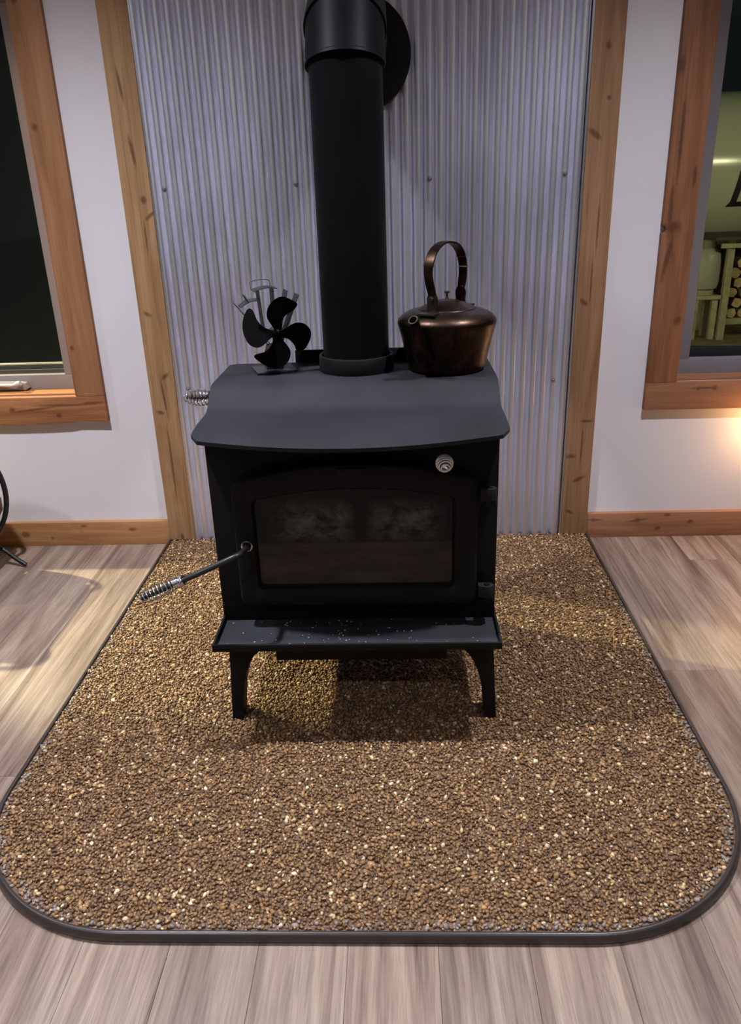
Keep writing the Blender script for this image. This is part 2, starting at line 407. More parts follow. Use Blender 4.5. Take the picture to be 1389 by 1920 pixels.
# ------------------------------------------------------------------ windows
def window(n, s, vinyl, woods, wane=False):
    """s = -1 left, +1 right (mirrored in X)"""
    X = lambda a, b: (min(s*a, s*b), max(s*a, s*b)); WX1 = WXL if s < 0 else globals()["WX1"]
    cx = s*(WX0+WX1)/2
    r = thing('window_%d' % n, (cx, 0, WZ0), kind='structure')
    CW, cy0 = .096, -.020
    # side casings
    zb = WZ0
    for i, (a, b) in enumerate(((WX0-CW, WX0), (WX1, WX1+CW))):
        x0, x1 = X(a, b)
        if i == 0 and s == 1:      # knot hole broken out of the outer edge
            zc = 1.005; out = [(x0, zb+.001)]
            for q in range(7):
                an = -PI/2+PI*q/6
                out.append((x0+.011*math.cos(an), zc+.012*math.sin(an)))
            out += [(x0, WZ1-.001), (x1, WZ1-.001), (x1, zb+.001)]
            obj('casing', prism(out, cy0, 0, 'XZ', .0015), woods[0], r)
        else:
            obj('casing', box(x0, x1, cy0, 0, zb+.001, WZ1-.001, .002), woods[0], r)
    x0, x1 = X(WX0-CW, WX1+CW)
    if wane:
        out = [(x0, zb-.082)]
        wob = [(x0+.3, zb-.087), (x0+.8, zb-.078), (x1-.33, zb-.092), (x1-.20, zb-.091), (x1-.125, zb-.088), (x1-.105, zb-.083), (x1-.07, zb-.084), (x1, zb-.086)]
        out += wob+[(x1, zb), (x0, zb)]
        obj('casing', prism(out, cy0-.001, 0, 'XZ', .0015), woods[1], r)
    else:
        obj('casing', box(x0, x1, cy0-.001, 0, zb-.089, zb, .002), woods[1], r)
    obj('casing', box(x0, x1, cy0, 0, WZ1, WZ1+.096, .002), woods[0], r)
    # jamb liner
    x0, x1 = X(WX0, WX1)
    b = bmesh.new(); jt = .006
    add_box(b, x0, x1, .002, .080, WZ0-.0005, WZ0+jt); add_box(b, x0, x1, .002, .080, WZ1-jt, WZ1)
    add_box(b, x0, x0+jt, .002, .080, WZ0+jt, WZ1-jt); add_box(b, x1-jt, x1, .002, .080, WZ0+jt, WZ1-jt)
    obj('jamb_liner', b, woods[1], r)
    # vinyl frame
    fw_ = .066; b = bmesh.new()
    add_box(b, x0, x1, .080, .15, WZ0, WZ0+fw_-.012, .002); add_box(b, x0, x1, .080, .15, WZ1-fw_, WZ1, .002)
    add_box(b, x0, x0+fw_, .080, .15, WZ0+fw_-.012, WZ1-fw_, .002); add_box(b, x1-fw_, x1, .080, .15, WZ0+fw_-.012, WZ1-fw_, .002)
    obj('frame', b, vinyl, r)
    gx0, gx1 = x0+fw_, x1-fw_; gz0, gz1 = WZ0+fw_-.012, WZ1-fw_
    b = bmesh.new()
    rail = .030
    if s == -1:
        add_box(b, gx0, gx1, .105, .150, gz0, gz0+.014, .002); add_box(b, gx0, gx1, .112, .150, gz0+.014, gz0+rail, .002)
        add_box(b, gx0, gx0+.012, .112, .15, gz0+rail, gz1); add_box(b, gx1-.003, gx1, .112, .15, gz0+rail, gz1)
        obj('sash', b, vinyl, r)
        b = bmesh.new(); b.faces.new([b.verts.new(q) for q in ((gx0, .098, gz0+.004), (gx1, .098, gz0+.004), (gx1, .098, gz1), (gx0, .098, gz1))])
        obj('insect_screen', b, M_SCREEN, r, smooth=0)
    else:
        add_box(b, gx0, gx1, .112, .150, gz0, gz0+.030, .002); add_box(b, gx0, gx0+.003, .112, .15, gz0+.03, gz1); add_box(b, gx1-.003, gx1, .112, .15, gz0+.03, gz1)
        obj('sash_gap_strip', b, M_FLATBLACK, r)  # black strips stand in for the dark gap at the sash
    obj('pane', box(gx0+.002, gx1-.002, .128, .132, gz0+rail-.004, gz1), M_GLASS, r, smooth=0)
    if s == -1:
        xh = -1.165
        c = obj('crank_base', prism([(xh-.15, WZ0+.010), (xh-.01, WZ0+.008), (xh-.002, WZ0+.014), (xh-.008, WZ0+.032), (xh-.03, WZ0+.036), (xh-.15, WZ0+.036)], .052, .0797, 'XZ', .003), vinyl, r)
        obj('crank_handle', tube(spline([(xh-.12, 0.044, WZ0+.030), (xh-.07, 0.038, WZ0+.030), (xh-.045, 0.036, WZ0+.030), (xh-.03, 0.036, WZ0+.034), (xh-.016, 0.036, WZ0+.037)], 6), lambda f: .006+.003*(f > .75), 10), M_WHITEPL, c)
    else:
        obj('lock_lever', box(gx0-.047, gx0-.035, .065, .0797, .70, .83, .004), M_FLATBLACK, r)
    return r
wl = wood('fir_window_casing', 'Z', [(-.958, 1.34, .010, .012, 0), (-.955, 1.66, .010, .016, 0), (-.962, .70, .007, .009, 0)], (174, 125, 86), (138, 94, 62), 5.0)
wl2 = wood('fir_window_casing_low', 'X', [(-1.045, .478, .011, .009, 0), (-1.20, .50, .012, .009, 0), (-.93, .516, .05, .006, 4), (-1.03, .512, .10, .005, 0), (-1.12, .50, .09, .004, 6)], (181, 124, 81), (137, 86, 50), 6.0)
wr = wood('fir_window_casing_shaded', 'Z', [(.957, .735, .012, .015, 0), (.888, 1.435, .014, .022, 0), (.91, 1.01, .028, .018, 0), (.90, 1.06, .007, .08, 0), (.905, .92, .008, .07, -10), (.91, 1.25, .006, .12, 0), (.96, 1.15, .006, .03, 0)], (152, 102, 70), (112, 71, 46), 7.0)  # shade on the right casing is put into these darker tones
wr2 = wood('fir_window_casing_shaded_low', 'X', [(1.10, .520, .010, .010, 0), (1.05, .520, .008, .007, 0), (1.075, .521, .05, .004, 0)], (165, 114, 81), (138, 90, 63), 8.0)  # lower board, toned darker for the same shade
window(1, -1, M_VINYL, (wl, wl2), True)
window(2, 1, M_VINYLD, (wr, wr2))

# ------------------------------------------------------------------ hearth pad
HW, HF, HR, HZ = .7275, -1.608, .340, .018
hearth = thing('hearth_pad', (0, -.8, 0), 'brown bonded pebble hearth pad with rounded front corners under the wood stove', 'hearth')
def hearth_path(inset, n=22):
    pts = [(-HW+inset, -.0195)]
    r = HR-inset; cyc = HF+HR
    for k in range(n+1):
        a = PI+PI/2*k/n; pts.append((-HW+HR+r*math.cos(a), cyc+r*math.sin(a)))
    for k in range(n+1):
        a = 1.5*PI+PI/2*k/n; pts.append((HW-HR+r*math.cos(a), cyc+r*math.sin(a)))
    pts.append((HW-inset, -.0195)); return pts
obj('slab', prism(hearth_path(.0036), 0.0002, .0135, 'XY'), M_BED, hearth)
prof = [(.0035, .0005), (-.005, .0005), (-.0075, .005), (-.0075, .011), (-.0055, .017), (-.0025, .0208), (.0005, .0215), (.0035, .0195)]
obj('edging', add_rings(bmesh.new(), [[(x, y, z) for x, y in hearth_path(i)] for i, z in prof], closed=False, loop=True), M_EDGE, hearth, smooth=50)
# pebbles: one object, tens of thousands of small stones
sp = .0068
gx = np.arange(-HW+.007, HW-.006, sp); gy = np.arange(HF+.007, -.016, sp*.9)
PX, PY = np.meshgrid(gx, gy); PX[1::2] += sp/2
PX = (PX+rng.uniform(-.45, .45, PX.shape)*sp).ravel(); PY = (PY+rng.uniform(-.45, .45, PY.shape)*sp).ravel()
cyc = HF+HR; qx = np.abs(PX)-(HW-HR); qy = cyc-PY
inside = np.where((qx > 0) & (qy > 0), np.hypot(np.maximum(qx, 0), np.maximum(qy, 0)) < HR-.0075, (np.abs(PX) < HW-.0075) & (PY > HF+.0075)) & (PY < -.014)
PX, PY = PX[inside], PY[inside]; N = len(PX)
ico = bmesh.new(); bmesh.ops.create_icosphere(ico, subdivisions=1, radius=1.0); ico.verts.ensure_lookup_table()
IV = np.array([v.co[:] for v in ico.verts]); IF = np.array([[v.index for v in f.verts] for f in ico.faces]); ico.free()
nv, nf = len(IV), len(IF)
base = rng.lognormal(math.log(.0040), .22, N); base = np.clip(base, .0026, .0068)
sx = base*rng.uniform(.9, 1.35, N); sy = base*rng.uniform(.65, 1.0, N); sz = base*rng.uniform(.42, .75, N)
V = IV[None]*np.stack([sx, sy, sz], 1)[:, None, :]*rng.uniform(.82, 1.15, (N, nv, 1))
# random tilt and spin
al = rng.uniform(0, 2*PI, N); be = rng.normal(0, .45, N); ga = rng.normal(0, .45, N)
def rot(V, a, i, j):
    c, s = np.cos(a)[:, None], np.sin(a)[:, None]; A = V[:, :, i].copy(); B = V[:, :, j].copy()
    V[:, :, i] = c*A-s*B; V[:, :, j] = s*A+c*B
rot(V, be, 1, 2); rot(V, ga, 0, 2); rot(V, al, 0, 1)
V[:, :, 0] += PX[:, None]; V[:, :, 1] += PY[:, None]+.8; V[:, :, 2] += (.0142+rng.uniform(0, .0034, N))[:, None]
Fc = (IF[None]+(np.arange(N)*nv)[:, None, None]).reshape(-1, 3)
me = bpy.data.meshes.new('pebbles'); me.vertices.add(N*nv); me.vertices.foreach_set('co', V.reshape(-1).astype(np.float32))
me.loops.add(len(Fc)*3); me.loops.foreach_set('vertex_index', Fc.reshape(-1).astype(np.int32))
me.polygons.add(len(Fc)); me.polygons.foreach_set('loop_start', np.arange(0, len(Fc)*3, 3, dtype=np.int32)); me.polygons.foreach_set('loop_total', np.full(len(Fc), 3, np.int32))
me.update(calc_edges=True)
pal = np.array([srgb(*c)[:3] for c in [(136, 104, 68), (150, 116, 76), (116, 86, 56), (164, 130, 88), (138, 108, 80), (96, 70, 46), (184, 150, 104), (150, 120, 92), (226, 202, 156), (240, 226, 192)]])
pr = np.array([.20, .20, .17, .12, .11, .08, .07, .06, .045, .018])
ci = rng.choice(len(pal), N, p=pr/pr.sum()); colr = pal[ci]*rng.uniform(.68, 1.0, (N, 1))*np.array([1.0, .935, .86])
# resin-grey stones along the rim where the bed thins out
rimd = np.where((PX*0 == 0) & (qx[inside] > 0) & (qy[inside] > 0), HR-np.hypot(np.maximum(qx[inside], 0), np.maximum(qy[inside], 0)), np.minimum(HW-np.abs(PX), PY-HF))
rim = (rimd < .026) & (PY < -.5) & (rng.random(N) < .75*(1-rimd/.030))
colr[rim] = np.array(srgb(148, 134, 124)[:3])*rng.uniform(.6, 1.1, (rim.sum(), 1))
ca = me.color_attributes.new('stone', 'FLOAT_COLOR', 'POINT')
cc = np.ones((N, nv, 4), np.float32); cc[:, :, :3] = np.clip(colr, 0, 1)[:, None, :]
ca.data.foreach_set('color', cc.reshape(-1))
pb = link('pebbles', me, M_PEB, hearth); pb['kind'] = 'stuff'

# ------------------------------------------------------------------ wood stove
SX = -.0095; BH = .3025; BF, BB = -1.0, -.60
stove = thing('wood_stove', (SX, -.82, HZ), 'black steel wood stove with arched glass door standing on the pebble hearth', 'wood stove')
obj('body', box(SX-BH, SX+BH, BF, BB, .200, .690, .004), M_STOVE, stove)
# curved top plate with bowed front lip
prof = [(-.600, .752), (-.72, .7525), (-.812, .752), (-.824, .7508), (-.834, .747), (-.850, .737), (-.868, .7245), (-.882, .7150), (-.892, .7100), (-.905, .7075), (-.93, .7070), (-.96, .7068), (-.99, .7062), (-1.02, .7035), (-1.05, .698), (-1.075, .692), (-1.098, .685)]
THW = .3165; NXT = 40
def top_rings(dz):
    rings = []
    for i in range(NXT+1):
        u = -1+2*i/NXT; x = SX+THW*u
        yf = -1.098+.040*u*u
        d = max(0, abs(u)*THW-(THW-.022)); yf += (.022-math.sqrt(max(0, .022**2-d*d)))
        yb = -.600-(.012-math.sqrt(max(0, .012**2-max(0, abs(u)*THW-(THW-.012))**2)))
        ring = []
        for (y, z) in prof:
            yy = y if y > -.905 else -.905+(y+.905)*(yf+.905)/(-1.098+.905)
            zz = z if y > -.905 else np.interp(-yy, [-q[0] for q in prof], [q[1] for q in prof])
            yy = min(yy, yb) if y > -.7 else yy
            ring.append((x, yy, float(zz)+dz))
        rings.append(ring)
    return rings
bm = bmesh.new()
a = top_rings(0.0); b_ = top_rings(-.008)
add_rings(bm, [r+rb[::-1] for r, rb in zip(a, b_)], closed=True, cap0=True, cap1=True)
obj('top_plate', bm, M_STOVETOP, stove, smooth=40)
# raised rear heat shield lip behind the flue
obj('rear_shield', box(SX-.155, SX+.165, -.600, -.594, .45, .782, .002), M_STOVE, stove)
obj('flue_collar', lathe([(.0795, 0), (.0865, .0), (.0875, .003), (.0875, .034), (.086, .037), (.0835, .038), (.0795, .036), (.079, .0)], 56, (-.0085, -.690, .7515)), M_STOVE, stove)
# arched inner front panel
# door: arched plate with opening
def arch_loop(x0, x1, z0, z1, zc, rc, n=10, m=18):
    """rounded rectangle whose top edge is bowed up to zc"""
    pts = []
    def corner(cx, cz, a0):
        for k in range(n+1):
            a = a0+PI/2*k/n; pts.append((cx+rc*math.cos(a), cz+rc*math.sin(a)))
    corner(x0+rc, z0+rc, PI); corner(x1-rc, z0+rc, 1.5*PI)
    corner(x1-rc, z1-rc, 0)
    xa, xb = x1-rc, x0+rc
    for k in range(1, m):
        u = k/m; x = xa+(xb-xa)*u; pts.append((x, z1+(zc-z1)*(1-(2*u-1)**2)))
    corner(x0+rc, z1-rc, PI/2)
    return pts
OUT = arch_loop(-.261, .2495, .3075, .600, .634, .024); INN = arch_loop(-.217, .199, .353, .556, .577, .012)
def dring(tq, y): return [(a[0]+(b[0]-a[0])*tq, y, a[1]+(b[1]-a[1])*tq) for a, b in zip(OUT, INN)]
door = obj('door', add_rings(bmesh.new(), [dring(0, -1.0005), dring(0, -1.024), dring(.03, -1.030), dring(.10, -1.034), dring(.22, -1.0355), dring(.88, -1.0355), dring(.94, -1.034), dring(1.0, -1.026), dring(1.05, -1.0225), dring(1.05, -1.0005)], loop=True), M_STOVE, stove, smooth=30)
gl = [(x, z) for x, z in arch_loop(-.221, .203, .349, .560, .581, .012)]
obj('door_glass', prism(gl, -1.0215, -1.0165, 'XZ'), M_SOOT, door, smooth=30)
obj('glass_retainer', box(-.037, .023, -1.0395, -1.034, .6105, .6235, .0015), M_STOVE, door)
# hinges on the right
for zt in (.574, .352):
    out = [(.2525, -1.036), (.262, -1.038)]
    for k in range(13):
        a = -PI/2+PI*k/12; out.append((.2705+.0155*math.cos(a), -1.029+.0115*math.sin(a)-.0))
    out += [(.262, -1.0175), (.2525, -1.018)]
    h = obj('hinge', prism(out, zt-.027, zt, 'XY', .0015), M_STOVETOP, stove)  # lighter top paint stands in for light on the hinge tops
    obj('hinge_pin', lathe([(.0001, .004), (.005, .0035), (.0065, .001), (.0065, -.002), (.005, -.002), (.005, -.043), (.0001, -.043)], 18, (.2715, -1.029, zt)), M_STOVE, h)
    obj('hinge_lug', box(.264, .286, -1.032, -1.0003, zt-.042, zt-.0275, .003), M_STOVE, h)
# spring handle of the door
hp = spline([(-.236, -1.036, .4545), (-.236, -1.062, .4575), (-.239, -1.090, .462), (-.252, -1.106, .461), (-.30, -1.119, .4435), (-.350, -1.130, .425), (-.437, -1.140, .3905)], 8)
dh = obj('door_handle', tube(hp, .0062, 14), M_ROD, door)
obj('pivot_washer', add_tube(bmesh.new(), [(-.236+.0105*math.cos(2*PI*k/24), -1.0365, .4545+.0105*math.sin(2*PI*k/24)) for k in range(24)], .0023, 8, loop=True), M_CHROME, door)
A, B = Vector((-.350, -1.130, .425)), Vector((-.443, -1.1407, .3882))
obj('spring_grip', coil(A, A+(B-A)*.22, 7, lambda f: .0098, .0019, 14), M_CHROME, dh)
obj('spring_grip', coil(A+(B-A)*.2, B, 9.5, lambda f: .0098+.0045*math.sin(PI*min(1, f*1.06))**.6 if f < .94 else .0095-(f-.94)*.06, .0014, 14), M_CHROME, dh)
# air control: spring knob on a rod under the lip
K = Vector((.1775, -1.062, .6385))
kn = obj('air_control', tube([(.1755, -.999, .650), (.1765, -1.03, .646), K+Vector((0, -.012, -.002))], .004, 10), M_CHROME, stove)
d = Vector((.02, -.93, -.32)).normalized()
obj('spring_knob', coil(K-d*.019, K+d*.019, 8, lambda f: max(.003, .0165*math.sin(PI*(.10+.87*f))**.75), .00185, 18), M_KNOB, kn)
# bypass damper: spring grip on the left side
D0 = Vector((-.333, -.800, .7185)); D1 = Vector((-.397, -.800, .7195))
dm = obj('damper_rod', tube([(-.311, -.80, .7183), D1+Vector((.012, 0, 0))], .0045, 10), M_ROD, stove)
obj('spring_grip', coil(D0, D1, 8, lambda f: .008+.0105*math.sin(PI*min(1, f*.9+.12))**.8 if f < .97 else .004, .0019, 16), M_CHROME, dm)
# ash lip tray
TX0, TX1, TF = -.3115, .2955, -1.125
b = bmesh.new()
add_box(b, TX0+.003, TX1-.003, TF+.003, BF-.0005, .2515, .2555)
obj('ash_tray', b, stovepaint('ashy_tray_paint', (.020, .021, .023, 1), .55, .5), stove)
rim = bmesh.new()
add_box(rim, TX0, TX1, TF-.001, TF+.0045, .2515, .2675, .0012); add_box(rim, TX0-.0005, TX0+.0045, TF+.0047, -.962, .2515, .2675, .0012); add_box(rim, TX1-.0045, TX1+.0005, TF+.0047, -.962, .2515, .2675, .0012)
obj('tray_rim', rim, M_STOVE, stove)
obj('ash_pan', box(-.196, .187, -1.030, -.66, .167, .2005, .003), M_STOVE, stove)
fl = bmesh.new()
for k in range(75):
    u = random.random(); x = random.gauss(-.06, .09) if u < .75 else random.uniform(-.28, .27); y = random.uniform(-1.115, -1.004)
    if not (TX0+.01 < x < TX1-.01): continue
    s_ = random.uniform(.0006, .0016)
    add_box(fl, x-s_, x+s_, y-s_*.7, y+s_*.7, .2556, .2556+s_)
fo = obj('ash_flecks', fl, plain('white_ash', srgb(190, 188, 184), .8), stove, smooth=0); fo['kind'] = 'stuff'
# legs
def leg(side, y0, y1):
    c = -.0045
    pts = [(.291, .2514), (.293, .20), (.298, .11), (.3035, HZ+.0005), (.2775, HZ+.0005), (.2735, .07), (.268, .108), (.260, .143), (.250, .168), (.238, .188), (.226, .2005), (.222, .2514)]
    pts = [(c+side*x, z) for x, z in pts]
    return prism(pts, y0, y1, 'XZ', .003)
for sd in (-1, 1):
    obj('leg', leg(sd, -1.044, -.992), M_STOVE, stove)
    b = leg(sd, -.65, -.605)
    obj('leg', b, M_STOVE, stove)

# ------------------------------------------------------------------ stove pipe
PXc, PYc, PR = -.0085, -.690, .0765
pipe = thing('stove_pipe', (PXc, PYc, .756), 'black stovepipe rising from the stove and elbowing back into the corrugated wall', 'stovepipe')
ER, ERD = .0825, .150; EZC = 1.378-ERD*math.tan(math.radians(14)); CZ = EZC+ERD
def gore(ang, cut, r, shift=0.0):
    """ring of a straight gore of direction ang, cut by the plane through the bend centre at angle cut"""
    a = math.radians(ang); b = math.radians(cut)
    t = Vector((0, math.sin(a), math.cos(a))); n = Vector((0, -math.cos(a), math.sin(a)))
    ctr = Vector((PXc, PYc+ERD, EZC)); c = ctr+n*ERD; pn = Vector((0, math.sin(b), math.cos(b)))
    out = []
    for k in range(64):
        p = c+(math.cos(2*PI*k/64)*Vector((1, 0, 0))+math.sin(2*PI*k/64)*n)*r
        out.append(p+t*(-(p-ctr).dot(pn)/t.dot(pn)+shift))
    return out
# vertical pipe, mitred at its top
low = [Vector((p.x, p.y, .7525)) for p in gore(0, 14, PR)]
obj('pipe', add_rings(bmesh.new(), [low, gore(0, 14, PR, .012)], cap0=True), M_PIPE, pipe, smooth=50)
b = add_rings(bmesh.new(), [gore(28, 14, PR-.001, .002), gore(28, 14, ER+.0012, -.001), gore(28, 14, ER+.0012, .005), gore(28, 14, ER, .007), gore(28, 44, ER)])
obj('elbow_collar', b, M_PIPE, pipe, smooth=25)
b = add_rings(bmesh.new(), [gore(60, 44, ER-.003, -.003), gore(60, 44, ER+.0035, -.003), gore(60, 44, ER+.004, .004), gore(60, 75, ER+.003)])
obj('elbow_gore', b, M_PIPE, pipe, smooth=25)
b = add_rings(bmesh.new(), [gore(90, 75, ER+.001), [Vector((p.x, -.0135, p.z)) for p in gore(90, 90, ER+.001)]])
obj('wall_run', b, M_PIPE, pipe, smooth=25)
b = lathe([(.0865, 0), (.146, 0), (.1475, .002), (.1475, .024), (.145, .0265), (.0865, .0265)], 72)
bmesh.ops.rotate(b, verts=b.verts, cent=(0, 0, 0), matrix=Matrix.Rotation(PI/2, 3, 'X')); bmesh.ops.translate(b, verts=b.verts, vec=(PXc, -.0132, CZ))
obj('wall_flange', b, M_STOVE, pipe)

# ------------------------------------------------------------------ copper kettle
KT = thing('copper_kettle', (.2015, -.712, .7535), 'old tarnished copper kettle with hoop handle on the right of the stove top', 'kettle', rotz=-math.radians(32))
ORG = Vector((0, 0, 0))
body = [(.0001, .0), (.082, .0), (.0875, .003), (.0895, .010), (.0935, .030), (.099, .055), (.1045, .077), (.1095, .095), (.1118, .104), (.1120, .109), (.1105, .114), (.104, .121), (.094, .1275), (.082, .132), (.072, .1342), (.066, .135), (.066, .132)]
obj('body', lathe(body, 72), M_COPPER, KT, smooth=40)
lid = obj('lid', lathe([(.0001, .1555), (.012, .1552), (.026, .1530), (.042, .1475), (.055, .1415), (.0625, .1375), (.0655, .1362), (.0660, .1350), (.0645, .1343)], 56), M_COPPER, KT, smooth=45)
obj('lid_knob', lathe([(.0001, .1735), (.0045, .1732), (.0068, .172), (.0065, .170), (.0035, .1685), (.0026, .165), (.0030, .160), (.0048, .1556)], 18), M_DARKBRASS, lid, smooth=50)
# spout towards -Y
sp_path = spline([(0, -.088, .040), (0, -.108, .048), (0, -.124, .070), (0, -.130, .098), (0, -.139, .120), (0, -.149, .131)], 8)
sp_b = tube(sp_path, lambda f: .0235-.0135*min(1, f*1.35) if f < .9 else .0099+.001*(f-.9)*10, 20)
spout = obj('spout', sp_b, M_COPPER, KT, smooth=60)
e1, e0_ = sp_path[-1], sp_path[-2]; dd = (e1-e0_).normalized()
obj('spout_mouth', tube([e1-dd*.004, e1+dd*.0004], .0082, 20), plain('spout_mouth_shade', (.001, .001, .001, 1), .9, 0, 0.0), spout)  # black disc stands in for the shade inside the spout
# brackets, handle strap
for sgn in (-1, 1):
    obj('handle_bracket', box(-.021, .021, min(sgn*.070, sgn*.098), max(sgn*.070, sgn*.098), .1305 if sgn < 0 else .1305, .1355, .002), M_DARKBRASS if sgn < 0 else M_COPPER, KT)
    b = bmesh.new()
    add_prism(b, [(-.013, .132), (.013, .132), (.011, .150), (.0125, .158), (.0125, .166), (.009, .174), (.004, .178), (-.004, .178), (-.009, .174), (-.0125, .166), (-.0125, .158), (-.011, .150)], sgn*.066-.003, sgn*.066+.003, 'XZ', .001)
    lug = obj('handle_lug', b, M_DARKBRASS if sgn < 0 else M_COPPER, KT)
    r = lathe([(.0001, .006), (.004, .005), (.006, .002), (.006, -.001)], 14)
    bmesh.ops.rotate(r, verts=r.verts, cent=(0, 0, 0), matrix=Matrix.Rotation(PI/2 if sgn < 0 else -PI/2, 3, 'X')); bmesh.ops.translate(r, verts=r.verts, vec=(0, sgn*.069, .164))
    obj('rivet', r, M_DARKBRASS if sgn < 0 else M_COPPER, lug)
hp = spline([(0, -.066, .166), (0, -.070, .180), (0, -.079, .200), (0, -.0835, .222), (0, -.077, .246), (0, -.055, .266), (0, -.025, .2765), (0, .004, .277), (0, .036, .270), (0, .062, .251), (0, .074, .228), (0, .076, .205), (0, .071, .184), (0, .066, .166)], 6)
rings = []
for i, p in enumerate(hp):
    tq = (hp[min(i+1, len(hp)-1)]-hp[max(i-1, 0)]).normalized(); nn = Vector((0, -tq.z, tq.y))
    f = i/(len(hp)-1); hw = .0105+.0005*math.cos(6*PI*f)-.003*(max(0, .10-min(f, 1-f))/.10); th = .0016
    rings.append([p+Vector((sxx*hw, 0, 0))+nn*(th*q) for sxx, q in ((-1, -1), (-1, 1), (-.5, 1.4), (.5, 1.4), (1, 1), (1, -1), (.5, -1.4), (-.5, -1.4))])
hd = obj('handle', add_rings(bmesh.new(), rings, True, True, True), M_COPPER, KT, smooth=45)
for f in (.27, .73, .80):
    i = int(f*(len(hp)-1)); p = hp[i]; tq = (hp[i+1]-hp[i-1]).normalized(); nn = Vector((0, -tq.z, tq.y))
    rr = [[p+tq*o+Vector((sxx*.0114, 0, 0))+nn*(.0030*q) for sxx, q in ((-1, -1), (-1, 1), (1, 1), (1, -1))] for o in (-.0012, .0012)]
    obj('handle_band', add_rings(bmesh.new(), rr, True, True, True), M_CHROME if f != .27 else M_COPPER, hd, smooth=0)

# ------------------------------------------------------------------ stove fan
FAN = thing('stove_fan', (-.2045, -.688, .7535), 'black heat-powered stove fan with four blades on the left of the stove top', 'fan', rotz=math.radians(19))
ORG = Vector((0, 0, 0))
SCF = .000166
def FP(cx, cy): return ((cx-625)*SCF+.004, .092-(cy-840)*SCF)
b = bmesh.new(); add_box(b, -.047, .047, -.042, .042, 0.0002, .005, .0012); obj('base', b, M_FIN, FAN)
b = bmesh.new(); add_prism(b, [(-.020, .005), (.020, .005), (.017, .040), (.010, .060), (-.010, .060), (-.017, .040)], -.018, .020, 'XZ', .001); obj('post', b, M_FIN, FAN)
b = lathe([(.0001, -.024), (.012, -.024), (.0125, -.022), (.0125, .010), (.0001, .010)], 20)
bmesh.ops.rotate(b, verts=b.verts, cent=(0, 0, 0), matrix=Matrix.Rotation(-PI/2, 3, 'X')); bmesh.ops.translate(b, verts=b.verts, vec=(.004, -.018, .090)); obj('motor', b, M_FIN, FAN)
b = lathe([(.0001, .006), (.005, .005), (.010, .001), (.011, -.004), (.0001, -.004)], 20)
bmesh.ops.rotate(b, verts=b.verts, cent=(0, 0, 0), matrix=Matrix.Rotation(PI/2, 3, 'X')); bmesh.ops.translate(b, verts=b.verts, vec=(.004, -.050, .092)); hub = obj('hub', b, M_BLADE, FAN)
def fin(p, q, th=.0013, y0=-.006, y1=.042, nm='fin'):
    (x0, z0), (x1, z1) = FP(*p), FP(*q); dx, dz = x1-x0, z1-z0; L = math.hypot(dx, dz); nx, nz = -dz/L*th/2, dx/L*th/2
    obj(nm, prism([(x0-nx, z0-nz), (x1-nx, z1-nz), (x1+nx, z1+nz), (x0+nx, z0+nz)], y0, y1, 'XZ'), M_FIN, FAN, smooth=0)
def arcfin(pts, th=.0015, y0=-.006, y1=.042, m=None, nm='fin_arc'):
    c = spline([(FP(*p)[0], 0, FP(*p)[1]) for p in pts], 6)
    out = [(v.x, v.z+th/2) for v in c]+[(v.x, v.z-th/2) for v in reversed(c)]
    obj(nm, prism(out, y0, y1, 'XZ'), m or M_FIN, FAN, smooth=0)
fin((465, 285), (520, 1010)); fin((668, 270), (655, 1010)); fin((120, 435), (560, 1010)); fin((272, 345), (318, 440))
fin((862, 310), (700, 1010)); fin((1018, 375), (745, 1010))
arcfin([(400, 297), (470, 275), (560, 258), (640, 258), (722, 272)])
arcfin([(200, 500), (260, 460), (330, 430), (400, 417), (462, 415)])
lo = [FP(392, 295), FP(385, 230), FP(388, 190), FP(440, 172), FP(540, 160), FP(640, 172), FP(662, 200), FP(668, 268)]
obj('wire_loop', tube(spline([(x, .030, z) for x, z in lo], 5), .0009, 6), M_CHROME, FAN)
BL = [
 [(600, 800), (570, 740), (515, 655), (492, 590), (498, 520), (530, 455), (585, 400), (650, 365), (720, 352), (790, 368), (870, 410), (950, 465), (948, 505), (885, 560), (800, 595), (740, 635), (708, 690), (712, 740), (690, 800)],
 [(590, 800), (510, 772), (430, 720), (378, 645), (350, 555), (325, 505), (285, 492), (240, 525), (190, 610), (162, 710), (165, 810), (195, 900), (250, 965), (330, 992), (410, 972), (480, 925), (560, 880), (600, 860)],
 [(660, 820), (750, 765), (840, 715), (920, 700), (1000, 722), (1070, 790), (1097, 870), (1085, 960), (1050, 1040), (1018, 1092), (950, 1120), (895, 1100), (870, 1030), (820, 965), (770, 925), (700, 900), (650, 880)],
 [(670, 870), (700, 930), (765, 1030), (780, 1100), (755, 1190), (690, 1265), (610, 1305), (540, 1312), (440, 1272), (360, 1215), (305, 1160), (310, 1125), (360, 1105), (440, 1085), (505, 1035), (550, 970), (580, 890), (610, 860)]]
TW = [(35, 1), (125, 1), (-50, 1), (-115, 1)]
